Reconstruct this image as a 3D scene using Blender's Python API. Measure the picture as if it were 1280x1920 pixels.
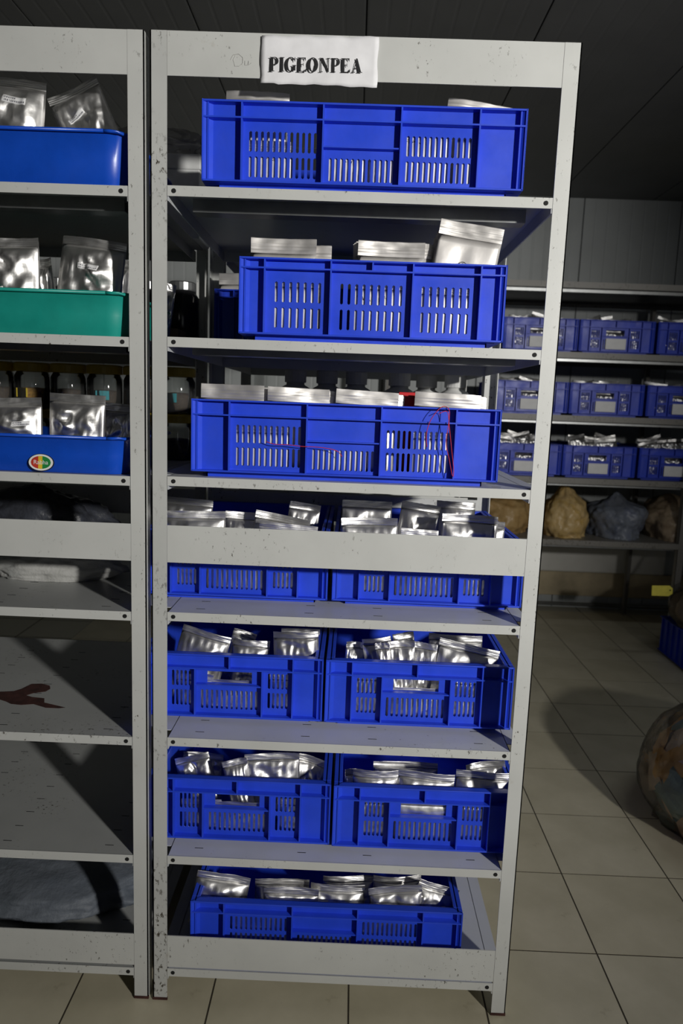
import bpy, bmesh, math, random
from mathutils.bvhtree import BVHTree
from mathutils import Vector, Matrix, noise
for _o in list(bpy.data.objects):
    bpy.data.objects.remove(_o, do_unlink=True)
sc = bpy.context.scene
COL = sc.collection

# ------------------------------------------------------------------ camera
YAW, PITCH, ROLL = -0.0122, 0.1503, -0.0368
CAM = Vector((0.3563, -1.3708, 1.2931)); FPX = 1340.88
_f = Vector((math.sin(YAW)*math.cos(PITCH), math.cos(YAW)*math.cos(PITCH), -math.sin(PITCH)))
_r = Vector((math.cos(YAW), -math.sin(YAW), 0)); _d = _f.cross(_r)
RT = math.cos(ROLL)*_r + math.sin(ROLL)*_d
DN = -math.sin(ROLL)*_r + math.cos(ROLL)*_d
cd = bpy.data.cameras.new('camera'); cam = bpy.data.objects.new('camera', cd); COL.objects.link(cam)
M3 = Matrix((RT, -DN, -_f)).transposed()
cam.matrix_world = Matrix.Translation(CAM) @ M3.to_4x4()
cd.sensor_fit = 'VERTICAL'; cd.sensor_height = 36.0; cd.lens = FPX/1920*36
cd.clip_start = 0.02
cd.dof.use_dof = True; cd.dof.focus_distance = 1.42; cd.dof.aperture_fstop = 5.0
sc.camera = cam

def at(u, v, Y):
    """point of the room seen at photo pixel (u, v) at depth Y"""
    ray = _f + RT*((u-640)/FPX) + DN*((v-960)/FPX)
    return CAM + ray*((Y-CAM.y)/ray.y)

# ------------------------------------------------------------------ light
w = bpy.data.worlds.new('world'); sc.world = w; w.use_nodes = True
w.node_tree.nodes['Background'].inputs[0].default_value = (0.5, 0.55, 0.6, 1)
w.node_tree.nodes['Background'].inputs[1].default_value = 0.05
def spot(name, loc, tgt, power, size, blend, radius, col):
    l = bpy.data.lights.new(name, 'SPOT'); l.energy = power; l.spot_size = math.radians(size)
    l.spot_blend = blend; l.shadow_soft_size = radius; l.color = col
    o = bpy.data.objects.new(name, l); COL.objects.link(o); o.location = loc
    o.rotation_euler = (Vector(tgt)-Vector(loc)).to_track_quat('-Z', 'Y').to_euler()
    return o
spot('flood_lamp', (2.40, -2.68, 1.87), (0.66, 0.0, 1.63), 436, 71, 1.0, 0.08, (1.0, 0.975, 0.93))
fl = bpy.data.lights.new('overhead_fill_light', 'AREA'); fl.shape = 'RECTANGLE'; fl.size = 1.2; fl.size_y = 0.06  # unseen fill added overhead, no known tube; softens the sack's floor shadow
fl.energy = 3.4; fl.color = (0.92, 0.97, 1.0)
fo = bpy.data.objects.new('overhead_fill_light', fl); COL.objects.link(fo); fo.location = (2.05, 0.7, 2.55)

# added fill behind the camera, no doorway there; gives the foil brighter reflections
dl = bpy.data.lights.new('rear_fill_light', 'AREA'); dl.shape = 'RECTANGLE'; dl.size = 1.1; dl.size_y = 1.9
dl.energy = 1.7; dl.color = (0.93, 0.97, 1.0)
do = bpy.data.objects.new('rear_fill_light', dl); COL.objects.link(do); do.location = (1.1, -4.12, 1.15); do.rotation_euler = (math.pi/2, 0, 0)

vs = sc.view_settings
sc.display_settings.display_device = 'sRGB'
vs.view_transform = 'Standard'; vs.look = 'None'; vs.exposure = 0.0; vs.gamma = 1.0
vs.use_curve_mapping = False

# ------------------------------------------------------------------ materials
def new_mat(name):
    m = bpy.data.materials.new(name); m.use_nodes = True
    nt = m.node_tree; return m, nt, nt.nodes['Principled BSDF']
def N(nt, t, **kw):
    n = nt.nodes.new(t)
    for k, v in kw.items(): setattr(n, k, v)
    return n
def noise_node(nt, scale, detail=4, rough=.55, sx=(1, 1, 1), obj_random=False):
    tc = N(nt, 'ShaderNodeTexCoord'); mp = N(nt, 'ShaderNodeMapping'); mp.inputs['Scale'].default_value = sx
    nt.links.new(tc.outputs['Object'], mp.inputs[0])
    n = N(nt, 'ShaderNodeTexNoise'); n.inputs['Scale'].default_value = scale
    n.inputs['Detail'].default_value = detail; n.inputs['Roughness'].default_value = rough
    nt.links.new(mp.outputs[0], n.inputs[0]); return n
def ramp(nt, src, stops):
    r = N(nt, 'ShaderNodeValToRGB'); e = r.color_ramp.elements
    while len(e) < len(stops): e.new(0.5)
    for el, (p, c) in zip(e, stops):
        el.position = p; el.color = (*c, 1) if len(c) == 3 else c
    nt.links.new(src, r.inputs[0]); return r
def mixc(nt, fac, a, b, mode='MIX'):
    m = N(nt, 'ShaderNodeMix', data_type='RGBA', blend_type=mode)
    if hasattr(fac, 'node'): nt.links.new(fac, m.inputs[0])
    else: m.inputs[0].default_value = fac
    for i, x in ((6, a), (7, b)):
        if hasattr(x, 'node'): nt.links.new(x, m.inputs[i])
        else: m.inputs[i].default_value = (*x, 1)
    return m.outputs[2]
def bump(nt, bs, src, strength, dist=.002):
    b = N(nt, 'ShaderNodeBump'); b.inputs['Strength'].default_value = strength; b.inputs['Distance'].default_value = dist
    nt.links.new(src, b.inputs['Height']); nt.links.new(b.outputs[0], bs.inputs['Normal'])
MATS = {}
def simple(name, col, rough=.5, metal=0, var=.12, vscale=25, bmp=0, bscale=120, coat=0):
    m, nt, bs = new_mat(name)
    n = noise_node(nt, vscale)
    dk = tuple(c*(1-var) for c in col); lt = tuple(min(1, c*(1+var)) for c in col)
    r = ramp(nt, n.outputs[0], [(.3, dk), (.7, lt)]); nt.links.new(r.outputs[0], bs.inputs['Base Color'])
    bs.inputs['Roughness'].default_value = rough; bs.inputs['Metallic'].default_value = metal
    bs.inputs['Coat Weight'].default_value = coat
    if bmp: bump(nt, bs, noise_node(nt, bscale, 3).outputs[0], bmp)
    MATS[name] = m; return m
def paint(name, col, speck=.60):
    m, nt, bs = new_mat(name)
    base = ramp(nt, noise_node(nt, 6, 5).outputs[0], [(.3, tuple(c*.88 for c in col)), (.7, col)]).outputs[0]
    grime = ramp(nt, noise_node(nt, 120, 6, .7, (1, 1, .6)).outputs[0], [(speck, (0, 0, 0)), (speck+.05, (1, 1, 1))]).outputs[0]
    area = ramp(nt, noise_node(nt, 7, 3, .5, (1, 1, .6)).outputs[0], [(.46, (0, 0, 0)), (.62, (1, 1, 1))]).outputs[0]
    mm = N(nt, 'ShaderNodeMath', operation='MULTIPLY'); nt.links.new(grime, mm.inputs[0]); nt.links.new(area, mm.inputs[1])
    c = mixc(nt, mm.outputs[0], base, (.07, .06, .045))
    rust = ramp(nt, noise_node(nt, 16, 5, .6).outputs[0], [(.68, (0, 0, 0)), (.80, (.5, .5, .5))]).outputs[0]
    c = mixc(nt, rust, c, (.32, .26, .17))
    nt.links.new(c, bs.inputs['Base Color']); bs.inputs['Roughness'].default_value = .42
    bump(nt, bs, noise_node(nt, 300, 2).outputs[0], .06, .001)
    MATS[name] = m; return m
paint('rack_paint', (.63, .64, .615), .60)
paint('rack_paint_worn', (.58, .59, .57), .55)
paint('shelf_paint', (.62, .64, .67), .64)
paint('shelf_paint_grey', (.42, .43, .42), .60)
paint('dark_rack', (.22, .21, .19), .55)
simple('steel', (.35, .36, .36), .35, .8)
simple('hole', (.008, .008, .008), .8)
simple('bolt', (.02, .02, .02), .5, .4)
def plastic(name, col, rough=.38):
    m, nt, bs = new_mat(name)
    n = noise_node(nt, 9, 6, .65)
    c = ramp(nt, n.outputs[0], [(.30, tuple(x*.8 for x in col)), (.62, col)]).outputs[0]
    sp = ramp(nt, noise_node(nt, 45, 5, .7).outputs[0], [(.66, (0, 0, 0)), (.78, (.35, .35, .35))]).outputs[0]
    c = mixc(nt, sp, c, tuple(x*.45+.01 for x in col))
    nt.links.new(c, bs.inputs['Base Color'])
    rr = ramp(nt, noise_node(nt, 14, 4).outputs[0], [(.3, (rough-.06,)*3), (.7, (rough+.12,)*3)]).outputs[0]
    nt.links.new(rr, bs.inputs['Roughness'])
    bump(nt, bs, noise_node(nt, 180, 2).outputs[0], .05, .001)
    MATS[name] = m; return m
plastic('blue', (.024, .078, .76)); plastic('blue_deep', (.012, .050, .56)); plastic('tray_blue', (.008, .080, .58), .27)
plastic('teal', (.012, .33, .27), .38)
def foil(name, col, rough, bs_, dist, metal=1.0):
    m, nt, bs = new_mat(name)
    bs.inputs['Metallic'].default_value = metal
    bs.inputs['Base Color'].default_value = (*col, 1)
    rr = ramp(nt, noise_node(nt, 20, 3).outputs[0], [(.3, (rough-.05,)*3), (.7, (rough+.08,)*3)]).outputs[0]
    nt.links.new(rr, bs.inputs['Roughness'])
    bump(nt, bs, noise_node(nt, 32, 3, .5).outputs[0], bs_, dist)
    MATS[name] = m
foil('foil', (.93, .92, .90), .40, .16, .006)
foil('foil_flat', (.93, .90, .86), .46, .12, .004, .60)
foil('foil_seal', (.93, .90, .86), .42, .10, .003, .85)
simple('paper', (.86, .86, .88), .8, 0, .05, 30, .12, 40)
simple('paper_label', (.80, .80, .80), .7, 0, .05)
simple('ink', (.012, .012, .014), .6)
simple('ink_grey', (.20, .20, .22), .8)
simple('pencil', (.42, .42, .40), .8)
simple('sticker_white', (.85, .85, .82), .4); simple('sticker_red', (.55, .05, .03), .4)
simple('sticker_yellow', (.80, .55, .04), .4); simple('sticker_green', (.02, .25, .06), .4)
simple('yellow_lid', (.62, .43, .03), .4); simple('seed_brown', (.045, .026, .014), .7, 0, .5, 160, .8, 160)
simple('seed_orange', (.52, .28, .04), .7, 0, .4, 160, .8, 160)
simple('teal_card', (.05, .28, .32), .7); simple('yellow_card', (.75, .58, .06), .7)
simple('red_plastic', (.62, .015, .02), .4); simple('thread_red', (.60, .02, .04), .6)
simple('white_plastic', (.62, .62, .60), .45); simple('white_box', (.66, .67, .66), .6)
simple('cardboard', (.26, .17, .10), .8); simple('dark_jar', (.02, .02, .022), .15)
simple('rust_stain', (.055, .018, .014), .75, 0, .4, 60)
simple('tag_yellow', (.82, .72, .10), .6)
def clear(name, col, fac, rough=.08, bst=.35):
    m = bpy.data.materials.new(name); m.use_nodes = True; nt = m.node_tree
    for n in list(nt.nodes):
        if n.type == 'BSDF_PRINCIPLED': nt.nodes.remove(n)
    out = nt.nodes['Material Output']
    t = N(nt, 'ShaderNodeBsdfTransparent'); t.inputs[0].default_value = (*col, 1)
    d = N(nt, 'ShaderNodeBsdfDiffuse'); d.inputs[0].default_value = (*[c*.8 for c in col], 1)
    g = N(nt, 'ShaderNodeBsdfGlossy'); g.inputs['Roughness'].default_value = rough
    if bst: bump(nt, g, noise_node(nt, 18, 4, .6).outputs[0], bst, .01)
    fr = N(nt, 'ShaderNodeFresnel'); fr.inputs['IOR'].default_value = 1.5
    m1 = N(nt, 'ShaderNodeMixShader'); m1.inputs[0].default_value = fac
    nt.links.new(t.outputs[0], m1.inputs[1]); nt.links.new(d.outputs[0], m1.inputs[2])
    mx = N(nt, 'ShaderNodeMixShader'); nt.links.new(fr.outputs[0], mx.inputs[0])
    nt.links.new(m1.outputs[0], mx.inputs[1]); nt.links.new(g.outputs[0], mx.inputs[2])
    nt.links.new(mx.outputs[0], out.inputs[0]); MATS[name] = m
clear('jar_clear', (.92, .93, .92), .03, .07, 0)
clear('film_clear', (.94, .94, .93), .03, .12)
clear('film_grey', (.80, .80, .81), .30, .2)
def bagmat(name, a, b, c, scale=9, rough=.4):
    m, nt, bs = new_mat(name)
    n = noise_node(nt, scale, 4, .6)
    r = ramp(nt, n.outputs[0], [(.32, a), (.5, b), (.68, c)]); nt.links.new(r.outputs[0], bs.inputs['Base Color'])
    bs.inputs['Roughness'].default_value = rough
    bump(nt, bs, noise_node(nt, 26, 4, .6).outputs[0], .5, .01); MATS[name] = m
bagmat('bag_tan', (.30, .19, .07), (.42, .28, .12), (.36, .22, .08))
bagmat('bag_yellow', (.45, .29, .08), (.58, .42, .20), (.50, .32, .09))
bagmat('bag_bluegrey', (.10, .12, .17), (.20, .22, .26), (.13, .15, .22))
bagmat('bag_brown', (.24, .17, .11), (.38, .29, .19), (.28, .20, .13))
bagmat('bag_black', (.02, .021, .025), (.05, .055, .07), (.025, .027, .035))
bagmat('bag_white', (.36, .37, .36), (.5, .5, .48), (.42, .42, .4))
bagmat('sack_blue', (.10, .12, .14), (.16, .18, .21), (.12, .14, .17), 6, .6)
bagmat('grain_brown', (.28, .19, .12), (.40, .29, .19), (.34, .22, .13), 14, .7)
def tile_mat():
    m, nt, bs = new_mat('tile')
    oi = N(nt, 'ShaderNodeObjectInfo')
    n = noise_node(nt, 5, 5, .6)
    c = ramp(nt, n.outputs[0], [(.3, (.53, .49, .36)), (.7, (.67, .62, .475))]).outputs[0]
    c2 = mixc(nt, oi.outputs['Random'], (.94, .93, .90), (1, 1, 1)); c = mixc(nt, 1.0, c, c2, 'MULTIPLY')
    st = ramp(nt, noise_node(nt, 13, 6, .7).outputs[0], [(.63, (0, 0, 0)), (.80, (.6, .6, .6))]).outputs[0]
    c = mixc(nt, st, c, (.30, .25, .16))
    nt.links.new(c, bs.inputs['Base Color']); bs.inputs['Roughness'].default_value = .38
    MATS['tile'] = m
tile_mat()
def grout_mat():
    m, nt, bs = new_mat('floor_far')
    tc = N(nt, 'ShaderNodeTexCoord'); mp = N(nt, 'ShaderNodeMapping')
    mp.inputs['Location'].default_value = (-.9939, -1.3917, 0)
    nt.links.new(tc.outputs['Object'], mp.inputs[0])
    b = N(nt, 'ShaderNodeTexBrick'); b.offset = 0; b.squash = 1
    b.inputs['Color1'].default_value = (.48, .46, .37, 1); b.inputs['Color2'].default_value = (.52, .50, .41, 1)
    b.inputs['Mortar'].default_value = (.09, .075, .05, 1); b.inputs['Scale'].default_value = 1
    b.inputs['Mortar Size'].default_value = .004; b.inputs['Brick Width'].default_value = .3; b.inputs['Row Height'].default_value = .3
    nt.links.new(mp.outputs[0], b.inputs[0]); nt.links.new(b.outputs[0], bs.inputs['Base Color'])
    bs.inputs['Roughness'].default_value = .6; MATS['floor_far'] = m
grout_mat()
simple('grout', (.055, .045, .03), .9)
def panel_mat(name, col, axis, rough=.45, bst=.4):
    m, nt, bs = new_mat(name)
    n = noise_node(nt, 3, 4)
    r = ramp(nt, n.outputs[0], [(.3, tuple(c*.86 for c in col)), (.7, col)]); nt.links.new(r.outputs[0], bs.inputs['Base Color'])
    bs.inputs['Roughness'].default_value = rough
    tc = N(nt, 'ShaderNodeTexCoord'); wv = N(nt, 'ShaderNodeTexWave', wave_type='BANDS', bands_direction=axis)
    wv.inputs['Scale'].default_value = 4.2; nt.links.new(tc.outputs['Object'], wv.inputs[0])
    rr = ramp(nt, wv.outputs[0], [(.0, (0, 0, 0)), (.10, (1, 1, 1))])
    bump(nt, bs, rr.outputs[0], bst, .003); MATS[name] = m
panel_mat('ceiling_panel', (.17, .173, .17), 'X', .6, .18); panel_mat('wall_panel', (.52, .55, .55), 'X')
simple('baseboard', (.55, .46, .30), .6, 0, .25, 6)
simple('white_board', (.78, .77, .72), .5, 0, .08, 5)
simple('wall_side', (.28, .29, .29), .6)

# ------------------------------------------------------------------ mesh helpers
class MB:
    def __init__(s): s.v = []; s.f = []
    def add(s, vs, fs):
        b = len(s.v); s.v += [tuple(v) for v in vs]; s.f += [tuple(i+b for i in f) for f in fs]; return s
    def box(s, x0, x1, y0, y1, z0, z1):
        return s.add([(x0,y0,z0),(x1,y0,z0),(x1,y1,z0),(x0,y1,z0),(x0,y0,z1),(x1,y0,z1),(x1,y1,z1),(x0,y1,z1)],
                     [(0,3,2,1),(4,5,6,7),(0,1,5,4),(1,2,6,5),(2,3,7,6),(3,0,4,7)])
    def prism(s, pts, h0, h1, plane='xz'):
        n = len(pts)
        def P(p, h): return (p[0], h, p[1]) if plane == 'xz' else (p[0], p[1], h)
        return s.add([P(p, h0) for p in pts]+[P(p, h1) for p in pts],
                     [tuple(range(n))[::-1], tuple(range(n, 2*n))]+[(i, (i+1) % n, n+(i+1) % n, n+i) for i in range(n)])
    def rect(s, x0, x1, z0, z1, y=0):
        return s.add([(x0,y,z0),(x1,y,z0),(x1,y,z1),(x0,y,z1)], [(0,1,2,3)])
    def lathe(s, prof, n=20, c=(0, 0, 0)):
        vs = []
        for r, z in prof:
            for k in range(n):
                a = 2*math.pi*k/n; vs.append((c[0]+r*math.cos(a), c[1]+r*math.sin(a), c[2]+z))
        fs = [(j*n+k, j*n+(k+1) % n, (j+1)*n+(k+1) % n, (j+1)*n+k) for j in range(len(prof)-1) for k in range(n)]
        fs.append(tuple(range(n))[::-1]); fs.append(tuple((len(prof)-1)*n+k for k in range(n)))
        return s.add(vs, fs)
    def tube(s, pts, r, n=6):
        pts = [Vector(p) for p in pts]; vs = []
        for i, p in enumerate(pts):
            t = (pts[min(i+1, len(pts)-1)]-pts[max(i-1, 0)]).normalized()
            a = t.orthogonal().normalized(); b = t.cross(a)
            for k in range(n):
                q = 2*math.pi*k/n; vs.append(p+a*(r*math.cos(q))+b*(r*math.sin(q)))
        fs = [(i*n+k, i*n+(k+1) % n, (i+1)*n+(k+1) % n, (i+1)*n+k) for i in range(len(pts)-1) for k in range(n)]
        fs += [tuple(range(n))[::-1], tuple((len(pts)-1)*n+k for k in range(n))]
        return s.add(vs, fs)
    def mesh(s, name, smooth=False, merge=False):
        me = bpy.data.meshes.new(name); me.from_pydata(s.v, [], s.f)
        bm = bmesh.new(); bm.from_mesh(me)
        if merge: bmesh.ops.remove_doubles(bm, verts=bm.verts, dist=1e-5)
        bmesh.ops.recalc_face_normals(bm, faces=bm.faces)
        bm.to_mesh(me); bm.free()
        if smooth:
            for p in me.polygons: p.use_smooth = True
        me.update(); return me
    def build(s, name, mat, parent=None, smooth=False, bevel=0, loc=None, merge=False, solid=0):
        o = obj(name, s.mesh(name, smooth, merge), mat, parent)
        if loc: o.location = loc
        if solid:
            md = o.modifiers.new('solid', 'SOLIDIFY'); md.thickness = solid; md.offset = 0
        if bevel:
            md = o.modifiers.new('bevel', 'BEVEL'); md.width = bevel; md.segments = 2; md.limit_method = 'ANGLE'
        return o
def obj(name, me, mat, parent=None):
    if not me.materials: me.materials.append(MATS[mat])
    o = bpy.data.objects.new(name, me); COL.objects.link(o)
    if parent: o.parent = parent
    return o
def empty(name, loc, rz=0):
    o = bpy.data.objects.new(name, None); COL.objects.link(o); o.location = loc; o.rotation_euler = (0, 0, rz)
    o.empty_display_size = .05; return o
def tag(o, label, cat, group=None):
    o['label'] = label; o['category'] = cat
    if group: o['group'] = group
    return o
def struct(o): o['kind'] = 'structure'; return o
def copy_tree(o, parent=None):
    c = o.copy(); COL.objects.link(c)
    if parent: c.parent = parent
    for ch in list(o.children): copy_tree(ch, c)
    return c

# ------------------------------------------------------------------ room
WX0, WX1, WY0, WY1, CH = -2.6, 4.2, -4.2, 3.32, 2.60
OX, OY, TS = .9939, 1.3917, .30
fl_o = struct(MB().box(WX0, WX1, WY0, WY1, -.10, -.0035).build('floor', 'floor_far'))
GX0, GX1, GY0, GY1 = -7, 6, -7, 5            # tile indices around the grid origin
tm = None
tb = MB().box(-.1480, .1480, -.1480, .1480, -.004, 0)
for i in range(GX0, GX1+1):
    for j in range(GY0, GY1+1):
        x, y = OX+(i+.5)*TS, OY+(j+.5)*TS
        if tm is None: tm = tb.mesh('tile')
        t = obj('tile', tm, 'tile', fl_o); t.location = (x, y, 0)
# a grout bed under the separate tiles
MB().box(OX+GX0*TS, OX+(GX1+1)*TS, OY+GY0*TS, OY+(GY1+1)*TS, -.0038, -.0007).build('grout_bed', 'grout', fl_o)
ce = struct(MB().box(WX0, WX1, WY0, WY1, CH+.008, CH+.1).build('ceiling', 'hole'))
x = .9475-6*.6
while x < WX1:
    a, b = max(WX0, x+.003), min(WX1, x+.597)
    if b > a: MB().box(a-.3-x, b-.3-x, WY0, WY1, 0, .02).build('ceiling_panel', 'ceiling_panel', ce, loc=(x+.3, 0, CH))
    x += .6
wb = struct(MB().box(WX0, WX1, WY1+.008, WY1+.1, 0, CH+.1).build('wall_back', 'hole'))
x = 1.13-6*.6
while x < WX1:
    a, b = max(WX0, x+.003), min(WX1, x+.597)
    if b > a: MB().box(a-.3-x, b-.3-x, 0, .02, 0, CH).build('wall_panel', 'wall_panel', wb, loc=(x+.3, WY1-.012, 0))
    x += .6
struct(MB().box(WX0-.1, WX0, WY0, WY1, 0, CH).build('wall_left', 'wall_side'))
struct(MB().box(WX1, WX1+.1, WY0, WY1, 0, CH).build('wall_right', 'wall_side'))
struct(MB().box(WX0, WX1, WY0-.1, WY0, 0, CH).build('wall_front', 'wall_side'))
struct(MB().box(WX0, WX1, WY1-.035, WY1-.012, .085, .245).build('baseboard_back', 'baseboard', bevel=.004))
struct(MB().box(WX0, 2.44, WY1-.060, WY1-.012, .250, .425).build('trim_2', 'white_board', bevel=.012))
struct(MB().tube([(WX0+.05, WY1-.06, .035), (WX1-.05, WY1-.06, .035)], .012, 8).build('trim_1', 'steel', smooth=True))

# ------------------------------------------------------------------ racks
HS = [1.674, 1.405, 1.142, .871, .606, .342, .077]
BEAMS = [(1.860, 1.934), (.972, 1.046), (.080, .154)]
rng = random.Random(4)
def squiggle_slots(x0, x1, y0, y1):
    m = MB()
    yy = y0
    while yy < y1:
        for xx in (x0+.06, x0+.28, x1-.28, x1-.06):
            m.box(xx-.009, xx+.009, yy-.0008, yy+.0008, 0, .0004)
        yy += .055
    return m
def rack(label, X0, X1, Y0, dep, heights, beams, pw=.030, paintm='rack_paint', top=None, lip=.018, back_beams=True, shelfm='shelf_paint', detail=True):
    """X0,X1 inner faces of the front posts"""
    root = empty('shelving_rack', ((X0+X1)/2, Y0, 0)); tag(root, label, 'rack')
    w2 = (X1-X0)/2; H = top or 1.934; t = .0022
    for sx in (-1, 1):
        for back in (0, 1):
            m = MB(); xo = sx*(w2+pw); xi = sx*w2; y0 = 0 if not back else dep-t
            m.box(min(xo, xi), max(xo, xi), y0, y0+t, 0, H)
            ya, yb = (0, pw) if not back else (dep-pw, dep)
            m.box(min(xo, xo-sx*t), max(xo, xo-sx*t), ya, yb, 0, H)
            p = m.build('post', paintm if not sx < 0 or back else 'rack_paint_worn' if paintm == 'rack_paint' else paintm, root)
            if detail and not back:
                MB().box(min(xo, xi)-.0008, max(xo, xi)+.0008, y0-.001, y0+.003, 0, .006).build('rusty_foot', 'rust_stain', p)
    for z0, z1 in beams:
        MB().box(-w2+.0005, w2-.0005, .0005, .0027, z0, z1).build('front_beam', paintm, root)
        if back_beams: MB().box(-w2, w2, dep-.005, dep-.003, z0, z1).build('back_beam', paintm, root)
    for k, z in enumerate(heights):
        m = MB(); a, b = -w2+.001, w2-.001
        m.box(a, b, .001, dep-.006, z-.0015, z)
        m.box(a, b, -.0005, .0015, z-lip, z)
        m.box(a, b, dep-.008, dep-.006, z-lip-.008, z)
        for sx in (a, b-.0015): m.box(sx, sx+.0015, .001, dep-.006, z-lip-.008, z)
        if detail:
            # shelf reaches out behind the posts
            m.box(a-pw+.004, a, pw+.004, dep-pw-.006, z-.0015, z); m.box(b, b+pw-.004, pw+.004, dep-pw-.006, z-.0015, z)
        s = m.build('shelf', shelfm, root)
        fm = MB().box(a, b, -.0012, -.0006, z-lip, z+.0003).build('front_lip', paintm, s)
        if detail:
            for xx in (a+.012, b-.012):
                MB().lathe([(.0042, -.0003), (.0042, .0006)], 12).build('bolt_hole', 'hole', s, loc=(xx, -.0016, z-lip*.5)).rotation_euler = (math.pi/2, 0, 0)
            q = MB().box(a+.03, b-.03, .075, .078, z-.026, z-.0016); q.box(a+.03, b-.03, .078, .11, z-.026, z-.0235); q.box(a+.03, b-.03, .11, .113, z-.026, z-.0016)
            q.build('stiffener', 'steel', s)
            o = squiggle_slots(a, b, .03, dep-.05).build('slit', 'hole', s, loc=(0, 0, z)); o['kind'] = 'stuff'
    return root
MAIN = rack('tall pale grey steel rack under the paper sign, loaded with blue crates', 0, .7017, 0, .575, HS, BEAMS)
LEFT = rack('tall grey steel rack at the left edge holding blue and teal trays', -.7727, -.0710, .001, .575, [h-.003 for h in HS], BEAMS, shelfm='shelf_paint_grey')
REAR = rack('grey steel rack standing back to back behind the crate rack', 0, .7017, .61, .50, HS, BEAMS, detail=False)
BR = tag(empty('shelving_rack', (1.35, 2.50, 0)), 'long dark steel rack against the far wall with seed crates', 'rack')
BZ = [1.962, 1.605, 1.275, .940, .600]
BDEP = .70
for xx in (-.80, .805, 1.70):
    for yy in (0, BDEP-.035):
        m = MB(); m.box(xx, xx+.035, yy if not yy else yy+.033, yy+.002 if not yy else yy+.035, 0, 2.0); m.box(xx, xx+.002, yy, yy+.035, 0, 2.0)
        m.build('post', 'dark_rack', BR)
for z in BZ:
    m = MB(); m.box(-.80, 1.735, .003, BDEP, z-.002, z); m.box(-.80, 1.735, -.002, 0, z-.030, z+.001); m.box(-.80, 1.735, BDEP-.003, BDEP, z-.03, z)
    s = m.build('shelf', 'dark_rack', BR)
    MB().box(-.80, 1.735, .04, .07, z-.045, z-.03).build('stiffener', 'steel', s)

# stain on the empty left shelf, pencil marks
lsh = [c for c in LEFT.children if c.name.startswith('shelf')]
sp = [(-.55,.17),(-.49,.185),(-.439,.194),(-.41,.20),(-.399,.215),(-.389,.246),(-.366,.250),(-.343,.240),(-.334,.222),(-.338,.205),(-.36,.195),(-.372,.180),(-.355,.172),(-.325,.168),(-.315,.145),(-.259,.124),(-.272,.119),(-.301,.119),(-.335,.135),(-.36,.128),(-.384,.131),(-.40,.142),(-.418,.151),(-.47,.148),(-.55,.14)]
lc = -.42185
MB().prism([(a-lc, b) for a, b in sp], .6032, .6036, 'xy').build('rust_stain', 'rust_stain', lsh[4])
beam0 = [c for c in MAIN.children if c.name.startswith('front_beam')][0]
def scribble(parent, pts, r, mat, name='pencil_mark'):
    return MB().tube(pts, r, 5).build(name, mat, parent)
mc = .35085
for pl in ([(432,112),(437,103),(447,101),(455,108),(455,118),(448,124),(440,124),(437,112),(441,104)], [(459,114),(459,122),(464,122),(466,114),(466,122),(471,118)]):
    scribble(beam0, [at(u, v, 0)-Vector((mc, -.0002, 0)) for u, v in pl], .0005, 'pencil')

# ------------------------------------------------------------------ paper sign with serif lettering
def ring(cx, cy, ro, ri, a0, a1, n=18):
    """thick-thin bowl between outer ellipse ro and inner ellipse ri -> quads"""
    out = []
    for k in range(n):
        a, b = a0+(a1-a0)*k/n, a0+(a1-a0)*(k+1)/n
        out.append([(cx+ro[0]*math.cos(a), cy+ro[1]*math.sin(a)), (cx+ro[0]*math.cos(b), cy+ro[1]*math.sin(b)),
                    (cx+ri[0]*math.cos(b), cy+ri[1]*math.sin(b)), (cx+ri[0]*math.cos(a), cy+ri[1]*math.sin(a))])
    return out
def R_(x0, x1, y0, y1): return [(x0,y0),(x1,y0),(x1,y1),(x0,y1)]
def stem(x, w_=.19, ex=.08): return [R_(x, x+w_, 0, 1), R_(x-ex, x+w_+ex, 0, .05), R_(x-ex, x+w_+ex, .95, 1)]
H2 = math.pi/2
def glyph(c):
    if c == 'I': return stem(.10), .39
    if c == 'P': return stem(.09)+[R_(.25, .40, .945, 1), R_(.25, .40, .45, .505)]+ring(.40, .725, (.27, .275), (.10, .22), -H2, H2), .70
    if c == 'E': return stem(.09)+[R_(.25, .62, .945, 1), R_(.25, .66, 0, .055), R_(.25, .46, .49, .54), R_(.43, .47, .40, .63),
                                  [(.50,.95),(.62,.75),(.63,1),(.5,1)], [(.52,.05),(.52,0),(.68,0),(.69,.27)]], .73
    if c == 'O': return ring(.40, .5, (.39, .52), (.18, .46), 0, 2*math.pi, 36), .82
    if c == 'G': return ring(.42, .5, (.41, .52), (.20, .46), .75, 2*math.pi-.55, 32)+[R_(.58, .77, .06, .42), R_(.50, .83, .40, .45), [(.66,.78),(.74,.66),(.75,1),(.70,1)]], .86
    if c == 'N': return [R_(.12, .18, 0, 1), R_(.02, .28, 0, .05), R_(.02, .25, .95, 1), [(.10,1),(.30,1),(.72,.14),(.72,0),(.66,0)], R_(.66, .72, 0, 1), R_(.57, .81, .95, 1)], .84
    if c == 'A': return [[(.12,0),(.19,0),(.42,.93),(.40,1)], [(.34,1),(.46,1),(.76,0),(.54,0)], R_(.22, .58, .29, .345), R_(.03, .29, 0, .05), R_(.46, .83, 0, .05)], .84
def lettering(text, height):
    m = MB(); x = 0
    for i, c in enumerate(text):
        polys, adv = glyph(c)
        for k, p in enumerate(polys):
            m.add([((x+a)*height, -.00002*k, b*height) for a, b in p], [tuple(range(len(p)))])
        x += adv+.03
    return m, x*height
pa, pb = at(490, 66, -.004), at(710, 69, -.004); pc = at(600, 160, -.004)
m = MB(); nx, nz = 26, 12; vs_ = []; fs_ = []
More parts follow.
